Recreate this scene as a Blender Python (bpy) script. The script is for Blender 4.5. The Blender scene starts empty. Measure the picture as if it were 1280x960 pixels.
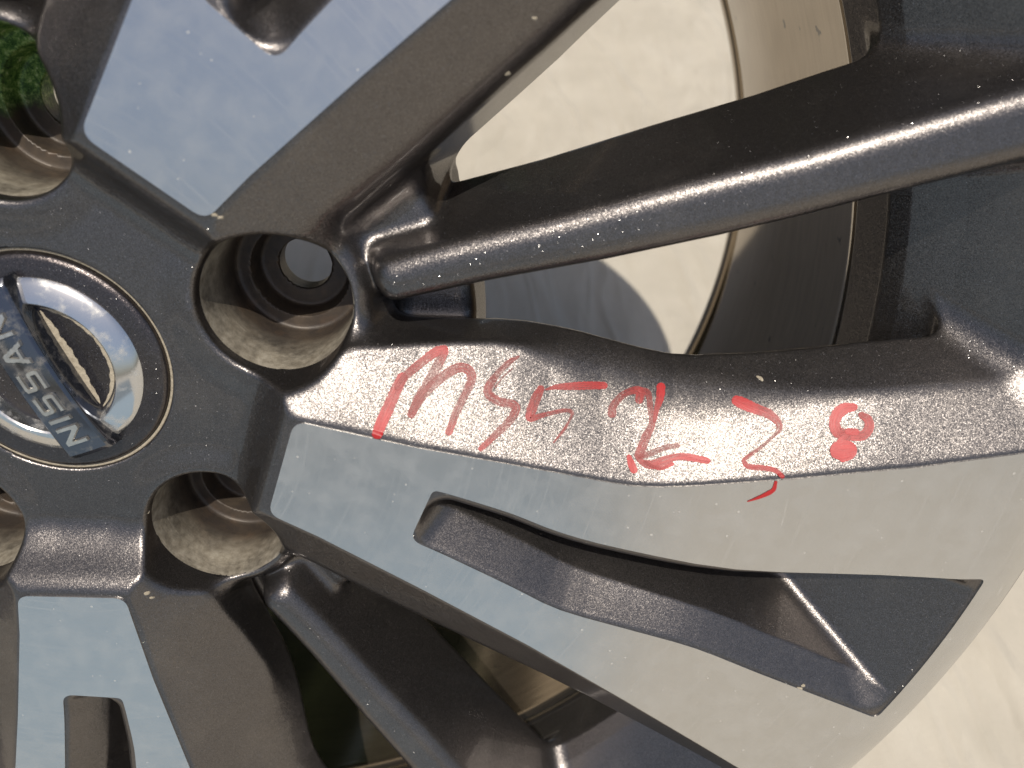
import bpy, math, random
import numpy as np
from mathutils import Matrix, Vector

# ------------------------------------------------------------------ frame of the place
# Wheel frame (millimetres): x right, y up in the plane of the wheel, z out of the face.
# The wheel leans back by LEAN degrees on its inner bead; world Z is up, metres.
MM = 0.001
LEAN = 25.0
CONTACT = np.array([0.0, -241.0, -205.0])
RX = Matrix.Rotation(math.radians(90.0 - LEAN), 4, 'X')


def wheel_to_world(p):
    return RX @ Vector([(p[i] - CONTACT[i]) * MM for i in range(3)])


# ------------------------------------------------------------------ camera
FPX = 966.878
CAM_R = np.array([[0.99976265, 0.01902907, 0.01060825],
                  [0.01256079, -0.90131036, 0.43299175],
                  [0.01780076, -0.43275573, -0.90133546]])
CAM_T = np.array([-109.903, 1.162, 172.55])
CAM_O = -CAM_R.T @ CAM_T

scene = bpy.context.scene
cam_data = bpy.data.cameras.new('camera')
cam_data.sensor_width = 36.0
cam_data.lens = FPX / 1280.0 * 36.0
cam_data.clip_start = 0.005
cam_data.clip_end = 500.0
cam_data.dof.use_dof = True
cam_data.dof.focus_distance = 0.205
cam_data.dof.aperture_fstop = 13.0
cam = bpy.data.objects.new('camera', cam_data)
scene.collection.objects.link(cam)
cx, cy, cz = CAM_R[0], -CAM_R[1], -CAM_R[2]          # blender camera axes in the wheel frame
m = Matrix(((cx[0], cy[0], cz[0], 0), (cx[1], cy[1], cz[1], 0), (cx[2], cy[2], cz[2], 0), (0, 0, 0, 1)))
m = RX @ m
m.translation = wheel_to_world(CAM_O)
cam.matrix_world = m
scene.camera = cam

# ------------------------------------------------------------------ sky and sun
TH, AZ = math.radians(42.0), math.radians(89.5)
sun_w = (RX.to_3x3() @ Vector((math.sin(TH) * math.cos(AZ), math.sin(TH) * math.sin(AZ), math.cos(TH)))).normalized()
world = bpy.data.worlds.new('World')
scene.world = world
world.use_nodes = True
wn = world.node_tree.nodes
sky = wn.new('ShaderNodeTexSky')
sky.sky_type = 'NISHITA'
sky.sun_disc = False
sky.sun_elevation = math.asin(sun_w.z)
sky.sun_rotation = math.atan2(sun_w.x, sun_w.y)
sky.dust_density = 3.0
wn['Background'].inputs['Strength'].default_value = 0.10
world.node_tree.links.new(sky.outputs[0], wn['Background'].inputs['Color'])

sun_data = bpy.data.lights.new('sun', 'SUN')
sun_data.energy = 4.1
sun_data.angle = math.radians(0.53)
sun_data.color = (1.0, 0.93, 0.82)
sun = bpy.data.objects.new('sun', sun_data)
sun.rotation_euler = sun_w.to_track_quat('Z', 'Y').to_euler()
sun.location = sun_w * 3.0
scene.collection.objects.link(sun)

scene.view_settings.view_transform = 'Standard'
scene.view_settings.look = 'None'
scene.view_settings.exposure = 0.0
scene.view_settings.gamma = 1.0
scene.view_settings.use_curve_mapping = False
scene.render.resolution_x, scene.render.resolution_y = 1024, 768


# ------------------------------------------------------------------ materials
class NT:
    def __init__(self, name):
        self.mat = bpy.data.materials.new(name)
        self.mat.use_nodes = True
        self.t = self.mat.node_tree
        self.n = self.t.nodes
        self.bsdf = self.n['Principled BSDF']

    def new(self, kind, **kw):
        nd = self.n.new(kind)
        for k, v in kw.items():
            if k.startswith('i_'):
                nd.inputs[k[2:].replace('_', ' ')].default_value = v
            else:
                setattr(nd, k, v)
        return nd

    def link(self, a, b):
        self.t.links.new(a, b)

    def obj(self):
        return self.new('ShaderNodeTexCoord').outputs['Object']

    def noise(self, vec, scale, detail=4.0, rough=0.55, dist=0.0):
        nd = self.new('ShaderNodeTexNoise')
        nd.inputs['Scale'].default_value = scale
        nd.inputs['Detail'].default_value = detail
        nd.inputs['Roughness'].default_value = rough
        nd.inputs['Distortion'].default_value = dist
        self.link(vec, nd.inputs['Vector'])
        return nd.outputs['Fac']

    def ramp(self, fac, stops):
        nd = self.new('ShaderNodeValToRGB')
        e = nd.color_ramp.elements
        while len(e) < len(stops):
            e.new(0.5)
        for el, (p, c) in zip(e, stops):
            el.position = p
            el.color = c if len(c) == 4 else (*c, 1)
        self.link(fac, nd.inputs[0])
        return nd.outputs[0]

    def mix(self, fac, a, b):
        nd = self.new('ShaderNodeMix', data_type='RGBA')
        for s, v in ((nd.inputs['Factor'], fac), (nd.inputs['A'], a), (nd.inputs['B'], b)):
            if isinstance(v, (tuple, list)):
                s.default_value = v if len(v) == 4 else (*v, 1)
            elif isinstance(v, (int, float)):
                s.default_value = v
            else:
                self.link(v, s)
        return nd.outputs['Result']

    def math(self, op, a, b=None, c=None, clamp=False):
        nd = self.new('ShaderNodeMath', operation=op, use_clamp=clamp)
        for s, v in zip(nd.inputs, (a, b, c)):
            if v is None:
                continue
            if isinstance(v, (int, float)):
                s.default_value = v
            else:
                self.link(v, s)
        return nd.outputs[0]

    def vmath(self, op, a, b=None, scale=None):
        nd = self.new('ShaderNodeVectorMath', operation=op)
        for s, v in zip(nd.inputs, (a, b)):
            if v is None:
                continue
            if isinstance(v, (tuple, list)):
                s.default_value = v
            else:
                self.link(v, s)
        if scale is not None:
            if isinstance(scale, (int, float)):
                nd.inputs['Scale'].default_value = scale
            else:
                self.link(scale, nd.inputs['Scale'])
        return nd.outputs[0]

    def bump(self, h, strength, dist, normal=None):
        nd = self.new('ShaderNodeBump')
        nd.inputs['Strength'].default_value = strength
        nd.inputs['Distance'].default_value = dist
        self.link(h, nd.inputs['Height'])
        if normal is not None:
            self.link(normal, nd.inputs['Normal'])
        return nd.outputs[0]

    def set(self, **kw):
        for k, v in kw.items():
            s = self.bsdf.inputs[k.replace('_', ' ')]
            if isinstance(v, (tuple, list)):
                s.default_value = v if len(v) == 4 or s.type != 'RGBA' else (*v, 1)
            elif isinstance(v, (int, float)):
                s.default_value = v
            else:
                self.link(v, s)


def flake_paint(name, base=(0.124, 0.115, 0.112), spark=0.5):
    """Gunmetal basecoat: two sizes of aluminium flake under clear lacquer, dust on top."""
    t = NT(name)
    o = t.obj()
    vor = t.new('ShaderNodeTexVoronoi', feature='F1')
    vor.inputs['Scale'].default_value = 7000.0
    t.link(o, vor.inputs['Vector'])
    big = t.new('ShaderNodeTexVoronoi', feature='F1')
    big.inputs['Scale'].default_value = 4600.0
    t.link(o, big.inputs['Vector'])
    geo = t.new('ShaderNodeNewGeometry').outputs['Normal']
    # small flakes: modest tilt everywhere
    c1 = t.vmath('SUBTRACT', vor.outputs['Color'], (0.5, 0.5, 0.5))
    n1 = t.vmath('NORMALIZE', t.vmath('ADD', geo, t.vmath('SCALE', c1, scale=0.27)))
    # large flakes: few, tilted far
    sep = t.new('ShaderNodeSeparateColor')
    t.link(big.outputs['Color'], sep.inputs[0])
    pick = t.math('GREATER_THAN', sep.outputs[0], 0.94)
    near = t.math('LESS_THAN', big.outputs['Distance'], 0.26)
    pick = t.math('MULTIPLY', pick, near)
    c2 = t.vmath('SUBTRACT', big.outputs['Color'], (0.93, 0.5, 0.5))
    n2 = t.vmath('NORMALIZE', t.vmath('ADD', geo, t.vmath('SCALE', c2, scale=1.3)))
    mixn = t.new('ShaderNodeMix', data_type='VECTOR')
    t.link(pick, mixn.inputs['Factor'])
    t.link(n1, mixn.inputs['A'])
    t.link(n2, mixn.inputs['B'])
    # colour: flakes vary in brightness, thin dust film
    sep2 = t.new('ShaderNodeSeparateColor')
    t.link(vor.outputs['Color'], sep2.inputs[0])
    fl = t.math('MULTIPLY_ADD', sep2.outputs[2], 0.6, 0.7)
    basec = t.new('ShaderNodeVectorMath', operation='SCALE')
    basec.inputs[0].default_value = base
    t.link(fl, basec.inputs['Scale'])
    col = t.mix(pick, basec.outputs[0], (0.5, 0.49, 0.48))
    dust = t.ramp(t.noise(o, 38.0, 8.0, 0.68), [(0.5, (0, 0, 0)), (0.78, (1, 1, 1))])
    dust2 = t.ramp(t.noise(o, 900.0, 3.0, 0.6), [(0.55, (0, 0, 0)), (0.72, (1, 1, 1))])
    df = t.math('MULTIPLY_ADD', dust, 0.08, 0.005)
    df = t.math('ADD', df, t.math('MULTIPLY', dust2, 0.035))
    col = t.mix(df, col, (0.42, 0.36, 0.28))
    met = t.math('SUBTRACT', 0.92, df)
    t.set(Base_Color=col, Metallic=met, Roughness=t.math('MULTIPLY_ADD', pick, -0.10, 0.325),
          Normal=mixn.outputs['Result'], Specular_Tint=(0.5, 0.48, 0.47), Coat_Weight=0.5, Coat_Roughness=0.06, Coat_IOR=1.5)
    t.link(t.bump(t.noise(o, 260.0, 3.0), 0.05, 0.0004), t.bsdf.inputs['Coat Normal'])
    return t.mat


def machined(name):
    """Diamond-turned aluminium under lacquer: grooves run round the wheel axis."""
    t = NT(name)
    o = t.obj()
    sep = t.new('ShaderNodeSeparateXYZ')
    t.link(o, sep.inputs[0])
    comb = t.new('ShaderNodeCombineXYZ')
    t.link(t.math('MULTIPLY', sep.outputs[1], -1.0), comb.inputs[0])
    t.link(sep.outputs[0], comb.inputs[1])
    vt = t.new('ShaderNodeVectorTransform', vector_type='VECTOR', convert_from='OBJECT', convert_to='WORLD')
    t.link(t.vmath('NORMALIZE', comb.outputs[0]), vt.inputs[0])
    r = t.math('SQRT', t.math('ADD', t.math('MULTIPLY', sep.outputs[0], sep.outputs[0]),
                              t.math('MULTIPLY', sep.outputs[1], sep.outputs[1])))
    groove = t.math('SINE', t.math('MULTIPLY', r, 2 * math.pi / 0.00034))
    cmb = t.new('ShaderNodeCombineXYZ')
    t.link(t.math('MULTIPLY', r, 1.0), cmb.inputs[0])
    ringn = t.noise(cmb.outputs[0], 900.0, 5.0, 0.7)
    haze = t.noise(o, 130.0, 7.0, 0.68, 0.3)
    fine = t.noise(o, 420.0, 4.0, 0.6)
    speck = t.new('ShaderNodeTexVoronoi', feature='F1')
    speck.inputs['Scale'].default_value = 420.0
    t.link(o, speck.inputs['Vector'])
    ss = t.new('ShaderNodeSeparateColor')
    t.link(speck.outputs['Color'], ss.inputs[0])
    rad = t.math('MULTIPLY', t.math('SUBTRACT', ss.outputs[1], 0.42), 0.24)
    sp = t.math('LESS_THAN', speck.outputs['Distance'], rad)
    sp = t.math('MULTIPLY', sp, t.math('GREATER_THAN', ss.outputs[0], 0.15))
    wv = t.new('ShaderNodeMapping')
    wv.inputs['Scale'].default_value = (1.0, 0.06, 1.0)
    wv.inputs['Rotation'].default_value = (0, 0, 0.9)
    t.link(o, wv.inputs['Vector'])
    scr = t.ramp(t.noise(wv.outputs[0], 520.0, 2.0, 0.5, 0.3), [(0.70, (0, 0, 0)), (0.74, (1, 1, 1))])
    scr = t.math('MULTIPLY', scr, t.ramp(t.noise(o, 60.0, 2.0), [(0.5, (0, 0, 0)), (0.62, (1, 1, 1))]))
    dustf = t.math('MULTIPLY', t.ramp(haze, [(0.42, (0, 0, 0)), (0.75, (1, 1, 1))]), 0.14)
    dustf = t.math('MAXIMUM', dustf, t.math('MULTIPLY', sp, 0.55))
    dustf = t.math('MAXIMUM', dustf, t.math('MULTIPLY', scr, 0.3))
    dustf = t.math('MAXIMUM', dustf, t.math('MULTIPLY', t.ramp(ringn, [(0.52, (0, 0, 0)), (0.75, (1, 1, 1))]), 0.24))
    dustf = t.math('ADD', dustf, 0.06)
    col = t.mix(dustf, (0.575, 0.58, 0.58), (0.56, 0.54, 0.49))
    t.set(Base_Color=col, Metallic=t.math('SUBTRACT', 1.0, t.math('MULTIPLY', dustf, 0.8)),
          Roughness=t.math('ADD', t.math('MULTIPLY_ADD', haze, 0.12, 0.14), t.math('MULTIPLY', ringn, 0.08)), Anisotropic=0.55, Tangent=vt.outputs[0],
          Coat_Weight=0.35, Coat_Roughness=0.06)
    b = t.bump(groove, 0.12, 0.00002)
    b = t.bump(ringn, 0.10, 0.00006, b)
    b = t.bump(fine, 0.03, 0.0003, b)
    t.link(b, t.bsdf.inputs['Normal'])
    return t.mat


def bore_metal(name, green_patch=False):
    """Old lacquer inside the nut bores, pale dried mud near the mouth, rust and painted-in shade deeper."""
    t = NT(name)
    o = t.obj()
    n1 = t.noise(o, 95.0, 8.0, 0.7, 0.4)
    n2 = t.noise(o, 420.0, 6.0, 0.65)
    sep = t.new('ShaderNodeSeparateXYZ')
    t.link(o, sep.inputs[0])
    deep = t.new('ShaderNodeMapRange')  # mud gives way to dark with depth, partly painting the bore's shade
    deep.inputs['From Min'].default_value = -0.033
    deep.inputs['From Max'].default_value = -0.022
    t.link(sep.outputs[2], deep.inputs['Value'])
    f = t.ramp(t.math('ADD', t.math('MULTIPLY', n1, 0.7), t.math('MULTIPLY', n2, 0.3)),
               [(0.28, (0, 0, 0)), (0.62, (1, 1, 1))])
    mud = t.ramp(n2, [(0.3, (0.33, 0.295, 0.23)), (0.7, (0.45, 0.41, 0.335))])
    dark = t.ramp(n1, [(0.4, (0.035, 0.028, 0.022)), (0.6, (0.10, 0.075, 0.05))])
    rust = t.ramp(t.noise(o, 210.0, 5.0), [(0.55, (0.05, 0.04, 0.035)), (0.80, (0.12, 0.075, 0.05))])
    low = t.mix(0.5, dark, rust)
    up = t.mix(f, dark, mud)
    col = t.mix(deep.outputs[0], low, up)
    if green_patch:  # mottled green over one side of the bore
        g = t.ramp(t.noise(o, 520.0, 9.0, 0.85), [(0.36, (0.006, 0.012, 0.006)), (0.47, (0.06, 0.15, 0.03)),
                                                  (0.56, (0.26, 0.40, 0.10)), (0.66, (0.75, 0.72, 0.5))])
        dt = t.vmath('DOT_PRODUCT', o, (0.95, 0.31, 0.0))
        dt = t.n[-1].outputs['Value']
        mr = t.new('ShaderNodeMapRange')
        mr.inputs['From Min'].default_value = 0.0585
        mr.inputs['From Max'].default_value = 0.0625
        t.link(t.math('ADD', dt, t.math('MULTIPLY', t.noise(o, 120.0, 5.0), 0.010)), mr.inputs['Value'])
        col = t.mix(mr.outputs[0], col, g)
    q_ = t.vmath('LENGTH', t.vmath('MULTIPLY', t.vmath('SUBTRACT', o, (0.05481, 0.01618, 0.0)), (1.0, 1.0, 0.0)))
    q_ = t.n[-1].outputs['Value']
    lipf = t.new('ShaderNodeMapRange')
    lipf.inputs['From Min'].default_value = 0.01765
    lipf.inputs['From Max'].default_value = 0.0183
    t.link(q_, lipf.inputs['Value'])
    col = t.mix(lipf.outputs[0], col, (0.07, 0.066, 0.064))
    ring = t.noise(t.vmath('MULTIPLY', o, (0.02, 0.02, 1.0)), 1400.0, 4.0, 0.7)
    t.set(Base_Color=col, Metallic=0.2, Roughness=0.48)
    b0 = t.bump(ring, 0.35, 0.0004)
    t.link(t.bump(n2, 0.2, 0.0004, b0), t.bsdf.inputs['Normal'])
    return t.mat


def barrel_metal(name):
    t = NT(name)
    o = t.obj()
    mp = t.new('ShaderNodeMapping')
    mp.inputs['Scale'].default_value = (1, 1, 9)
    t.link(o, mp.inputs['Vector'])
    n = t.noise(mp.outputs[0], 60.0, 6.0, 0.6)
    sp = t.ramp(t.noise(o, 150.0, 3.0, 0.5), [(0.7, (0, 0, 0)), (0.74, (1, 1, 1))])
    col = t.ramp(n, [(0.3, (0.24, 0.195, 0.145)), (0.7, (0.32, 0.265, 0.20))])
    col = t.mix(sp, col, (0.05, 0.045, 0.04))
    t.set(Base_Color=col, Metallic=0.88, Roughness=0.1)
    t.link(t.bump(n, 0.03, 0.0006), t.bsdf.inputs['Normal'])
    return t.mat


def chrome(name, base=(0.62, 0.635, 0.65)):
    t = NT(name)
    o = t.obj()
    d = t.ramp(t.noise(o, 260.0, 6.0, 0.65), [(0.52, (0, 0, 0)), (0.72, (1, 1, 1))])
    df = t.math('MULTIPLY_ADD', d, 0.4, 0.06)
    t.set(Base_Color=t.mix(df, base, (0.42, 0.36, 0.27)),
          Metallic=t.math('SUBTRACT', 1.0, df), Roughness=t.math('MULTIPLY_ADD', df, 0.7, 0.07))
    return t.mat


def satin(name):
    t = NT(name)
    n = t.noise(t.obj(), 500.0, 5.0, 0.6)
    t.set(Base_Color=t.ramp(n, [(0.35, (0.48, 0.46, 0.42)), (0.65, (0.64, 0.62, 0.57))]), Metallic=0.9, Roughness=0.32)
    return t.mat


def dust_mat(name):
    t = NT(name)
    o = t.obj()
    n = t.noise(o, 900.0, 5.0, 0.7)
    t.set(Base_Color=t.ramp(n, [(0.3, (0.24, 0.205, 0.15)), (0.7, (0.42, 0.37, 0.285))]), Roughness=0.95)
    t.link(t.bump(n, 0.8, 0.0004), t.bsdf.inputs['Normal'])
    return t.mat


def marker_paint(name):
    """Red paint marker, brushed thin: streaks along the stroke let the metal through."""
    t = NT(name)
    uv = t.new('ShaderNodeUVMap')
    mp = t.new('ShaderNodeMapping')
    mp.inputs['Scale'].default_value = (0.22, 7.0, 1.0)
    t.link(uv.outputs[0], mp.inputs['Vector'])
    st = t.noise(mp.outputs[0], 1.6, 4.0, 0.6)
    at = t.new('ShaderNodeAttribute', attribute_name='load')
    gr = t.noise(t.obj(), 1500.0, 3.0, 0.6)
    a = t.math('ADD', t.math('ADD', at.outputs['Fac'], 0.12), t.math('MULTIPLY', t.math('SUBTRACT', st, 0.5), 1.5))
    a = t.math('ADD', a, t.math('MULTIPLY', t.math('SUBTRACT', gr, 0.5), 0.7))
    alpha = t.math('POWER', t.math('MINIMUM', t.math('MAXIMUM', a, 0.0), 1.0), 1.35)
    col = t.ramp(st, [(0.3, (0.28, 0.011, 0.013)), (0.7, (0.45, 0.022, 0.022))])
    thin = t.new('ShaderNodeMapRange')
    thin.inputs['From Min'].default_value = 0.5
    thin.inputs['From Max'].default_value = 0.9
    t.link(at.outputs['Fac'], thin.inputs['Value'])
    col = t.mix(thin.outputs[0], (0.22, 0.028, 0.022), col)
    t.set(Base_Color=col, Roughness=0.42, Alpha=alpha)
    t.link(t.bump(st, 0.3, 0.0002), t.bsdf.inputs['Normal'])
    return t.mat


def ground_mat(name):
    """Pale sun-bleached ground: soft folds, trodden-in grit, grey scuffs."""
    t = NT(name)
    o = t.obj()
    mp = t.new('ShaderNodeMapping')
    mp.inputs['Scale'].default_value = (1.0, 0.3, 1.0)
    mp.inputs['Rotation'].default_value = (0, 0, 0.35)
    t.link(o, mp.inputs['Vector'])
    fold = t.noise(mp.outputs[0], 7.0, 3.0, 0.5, 0.9)
    streak = t.noise(mp.outputs[0], 34.0, 6.0, 0.65, 0.5)
    mid = t.noise(o, 16.0, 8.0, 0.62)
    grit = t.noise(o, 420.0, 5.0, 0.7)
    col = t.ramp(mid, [(0.28, (0.40, 0.365, 0.30)), (0.5, (0.437, 0.398, 0.33)), (0.72, (0.475, 0.435, 0.362))])
    col = t.mix(t.ramp(streak, [(0.5, (0, 0, 0)), (0.8, (0.5, 0.5, 0.5))]), col, (0.53, 0.495, 0.425))
    col = t.mix(t.ramp(grit, [(0.60, (0, 0, 0)), (0.74, (0.45, 0.45, 0.45))]), col, (0.30, 0.26, 0.20))
    scuff = t.ramp(t.noise(mp.outputs[0], 60.0, 9.0, 0.8, 0.8), [(0.60, (0, 0, 0)), (0.70, (1, 1, 1))])
    area = t.ramp(t.noise(o, 5.0, 3.0, 0.5), [(0.38, (0, 0, 0)), (0.52, (1, 1, 1))])
    col = t.mix(t.math('MULTIPLY', t.math('MULTIPLY', scuff, area), 0.6), col, (0.22, 0.195, 0.165))
    t.set(Base_Color=col, Roughness=0.9)
    ln = t.noise(mp.outputs[0], 13.0, 2.0, 0.45, 1.4)
    crease = t.ramp(ln, [(0.42, (0, 0, 0)), (0.5, (1, 1, 1)), (0.58, (0, 0, 0))])
    b = t.bump(fold, 0.6, 0.04)
    b = t.bump(crease, 0.28, 0.006, b)
    b = t.bump(streak, 0.30, 0.006, b)
    b = t.bump(grit, 0.35, 0.0012, b)
    t.link(b, t.bsdf.inputs['Normal'])
    return t.mat


def reflection_sheet_mat(name, k=1.0):  # colour of the added sheets in front, seen only as reflections
    t = NT(name)
    o = t.obj()
    n = t.noise(o, 30.0, 7.0, 0.6)
    t.set(Base_Color=t.ramp(n, [(0.3, (0.20 * k, 0.27 * k, 0.33 * k)), (0.7, (0.26 * k, 0.34 * k, 0.40 * k))]), Roughness=0.8)
    return t.mat


M_PAINT = flake_paint('gunmetal_flake_paint')
M_FACE = machined('machined_aluminium')
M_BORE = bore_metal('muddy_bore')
M_GREEN_BORE = bore_metal('green_patched_bore', True)
M_BARREL = barrel_metal('barrel_metal')
M_CHROME = chrome('emblem_chrome')
M_BAR = chrome('dark_mirror_chrome', (0.12, 0.132, 0.16))  # base colour darkened to stand in for dark reflections on the bar
M_LETTER = satin('letter_satin')
M_DUST = dust_mat('caked_dust')
M_RED = marker_paint('red_marker_paint')
M_GROUND = ground_mat('pale_ground')
M_BLUE_SHEET = reflection_sheet_mat('blue_grey_reflection')
M_DARK_SHEET = reflection_sheet_mat('dark_reflection', 0.42)
M_CAP = flake_paint('cap_paint', (0.075, 0.066, 0.066))


# ------------------------------------------------------------------ mesh helpers
def make_mesh(name, verts, faces, mat, normals=None, smooth=True):
    """verts: (n,3) mm in the wheel frame; faces: list or (n,4)/(n,3) array."""
    me = bpy.data.meshes.new(name)
    v = np.asarray(verts, dtype=np.float64) * MM
    if isinstance(faces, np.ndarray):
        nf, w = faces.shape
        me.vertices.add(len(v))
        me.vertices.foreach_set('co', v.ravel())
        me.loops.add(nf * w)
        me.loops.foreach_set('vertex_index', faces.ravel().astype(np.int32))
        me.polygons.add(nf)
        me.polygons.foreach_set('loop_start', np.arange(0, nf * w, w, dtype=np.int32))
        me.update(calc_edges=True)
    else:
        me.from_pydata(v.tolist(), [], [list(map(int, f)) for f in faces])
        me.update()
    me.materials.append(mat)
    if smooth:
        me.polygons.foreach_set('use_smooth', np.ones(len(me.polygons), dtype=bool))
    if normals is not None:
        me.normals_split_custom_set_from_vertices(np.asarray(normals).tolist())
    return me


def link(name, me, parent, loc=None, rotz=0.0):
    o = bpy.data.objects.new(name, me)
    scene.collection.objects.link(o)
    o.parent = parent
    if loc is not None:
        o.location = loc
    o.rotation_euler = (0, 0, rotz)
    return o


def rot2(x, y, deg):
    a = math.radians(deg)
    return x * math.cos(a) - y * math.sin(a), x * math.sin(a) + y * math.cos(a)


def lathe(profile, n, closed=False, a0=0.0, a1=2 * math.pi):
    full = abs(a1 - a0 - 2 * math.pi) < 1e-6
    k = len(profile)
    cnt = n if full else n + 1
    vs = []
    for i in range(cnt):
        a = a0 + (a1 - a0) * i / n
        c, s = math.cos(a), math.sin(a)
        vs += [(r * c, r * s, z) for r, z in profile]
    fs = []
    for i in range(n):
        j = (i + 1) % cnt
        for p in range(k if closed else k - 1):
            q = (p + 1) % k
            fs.append((i * k + p, j * k + p, j * k + q, i * k + q))
    return vs, fs


# ------------------------------------------------------------------ the casting as one smooth implicit solid
def smax(a, b, k):
    h = np.maximum(k - np.abs(a - b), 0.0) / k
    return np.maximum(a, b) + h * h * k * 0.25


def smin(a, b, k):
    h = np.maximum(k - np.abs(a - b), 0.0) / k
    return np.minimum(a, b) - h * h * k * 0.25


def sstep(a, b, x):
    t = np.clip((x - a) / (b - a), 0, 1)
    return t * t * (3 - 2 * t)


def catmull(P, n=5):
    P = [np.array(p, float) for p in P]
    P = [2 * P[0] - P[1]] + P + [2 * P[-1] - P[-2]]
    out = []
    for i in range(1, len(P) - 2):
        for k in range(n):
            t = k / n
            p0, p1, p2, p3 = P[i - 1], P[i], P[i + 1], P[i + 2]
            out.append(0.5 * (2 * p1 + (p2 - p0) * t + (2 * p0 - 5 * p1 + 4 * p2 - p3) * t * t
                              + (3 * p1 - p0 - 3 * p2 + p3) * t ** 3))
    out.append(P[-2])
    return np.array(out)


def curve_sd(P, x, y):
    """Signed distance to an open curve, positive on its left."""
    P = np.asarray(P, float)
    P = np.vstack([P[0] + (P[0] - P[1]) / np.linalg.norm(P[0] - P[1]) * 400, P,
                   P[-1] + (P[-1] - P[-2]) / np.linalg.norm(P[-1] - P[-2]) * 400])
    best = np.full(np.broadcast(x, y).shape, 1e18)
    sgn = np.ones_like(best)
    for a, b in zip(P[:-1], P[1:]):
        dx, dy = b - a
        L2 = dx * dx + dy * dy
        t = np.clip(((x - a[0]) * dx + (y - a[1]) * dy) / L2, 0, 1)
        ex, ey = x - a[0] - t * dx, y - a[1] - t * dy
        d2 = ex * ex + ey * ey
        cr = dx * (y - a[1]) - dy * (x - a[0])
        u = d2 < best - 1e-9
        best = np.where(u, d2, best)
        sgn = np.where(u, np.sign(cr), sgn)
    return np.sqrt(best) * np.where(sgn == 0, 1, sgn)


def poly_sd(P, x, y):
    """Signed distance to a closed polygon, negative inside."""
    best = np.full(np.broadcast(x, y).shape, 1e18)
    ins = np.zeros(best.shape, bool)
    n = len(P)
    for i in range(n):
        a, b = P[i], P[(i + 1) % n]
        dx, dy = b[0] - a[0], b[1] - a[1]
        t = np.clip(((x - a[0]) * dx + (y - a[1]) * dy) / (dx * dx + dy * dy), 0, 1)
        best = np.minimum(best, (x - a[0] - t * dx) ** 2 + (y - a[1] - t * dy) ** 2)
        if abs(dy) > 1e-9:
            ins ^= ((a[1] > y) != (b[1] > y)) & (x < dx * (y - a[1]) / dy + a[0])
    return np.sqrt(best) * np.where(ins, -1, 1)


# outlines measured in the wheel frame, spoke that points right and slightly down
CCW_EDGE = [(60.3, -7.2), (66, -8.7), (88, -14), (121.7, -20.6), (133, -22.9), (139.1, -23.9), (146, -24.2),
            (156.4, -23.6), (179.2, -21.3), (207.3, -17.8), (231.1, -13.7), (252, -9.6)]
CW_EDGE = [(51.4, -32.9), (63, -39.6), (88.2, -56), (115.4, -74.4), (143, -94.6), (167.9, -113.4), (206, -142.5)]
CREASE = catmull([(66, 5.6), (74, 6.9), (88, 7.0), (106, 6.5), (119, 3.8), (132.5, -0.1), (150, -4.9), (164, -5.7),
                  (179, -5.2), (198, -3.3), (223, -0.6), (250, 3)], 2)
CREASE_Z = ([66, 74, 88, 106, 119, 132, 150, 164, 179, 198, 250],
            [-8.2, -9.6, -13.2, -16.2, -17, -16.5, -14, -12.2, -11.0, -10.0, -10.0])
CW_FOOT = catmull([(52, -62), (68.3, -73), (81, -80.7), (101.9, -93.1), (118, -102), (150, -122), (190, -149)], 2)
END_L, END_R = (60.3, -7.2), (51.4, -32.9)
SLOT_UP = [tuple(p) for p in catmull([(91.5, -25.6), (97, -27.3), (110.5, -32.2), (122.5, -37.6), (138.8, -42.6), (167.8, -48.6), (205, -50.0), (236, -51.8)], 3)]
SLOT_LO = [tuple(p) for p in catmull([(85.4, -40.3), (94.8, -45.4), (111, -54.9), (123.7, -62.4), (143.1, -69.2), (160.8, -75.4), (179.7, -84.5), (213.5, -100.3)], 3)]
SLOT_R = 238.3
STRUT_LO = [(76, 15.2), (82.4, 16.9), (102.4, 21.9), (130.8, 28.1), (155, 34.3), (171.8, 39.1), (188, 44.0), (217, 52.2), (240, 58.5)]
STRUT_UP = [(76, 25.0), (95, 30.6), (120, 37.3), (145.6, 45.2), (170.5, 52.4), (186, 57.6), (214, 66.5), (240, 75)]
LUG_R, LUG_A = 57.15, 16.448
RIM_PROFILE = [(251.5, -11), (249.6, -6), (246, -3.6), (242, -4.2), (233, -13), (221, -27), (212.5, -36), (209, -41),
               (206.6, -54), (208, -58), (222, -59), (240, -50), (251.5, -42)]
TOP = -0.3


def face_z(r):
    q = np.maximum(r - 236.0, 0.0)
    return -0.021 * q * q


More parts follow.
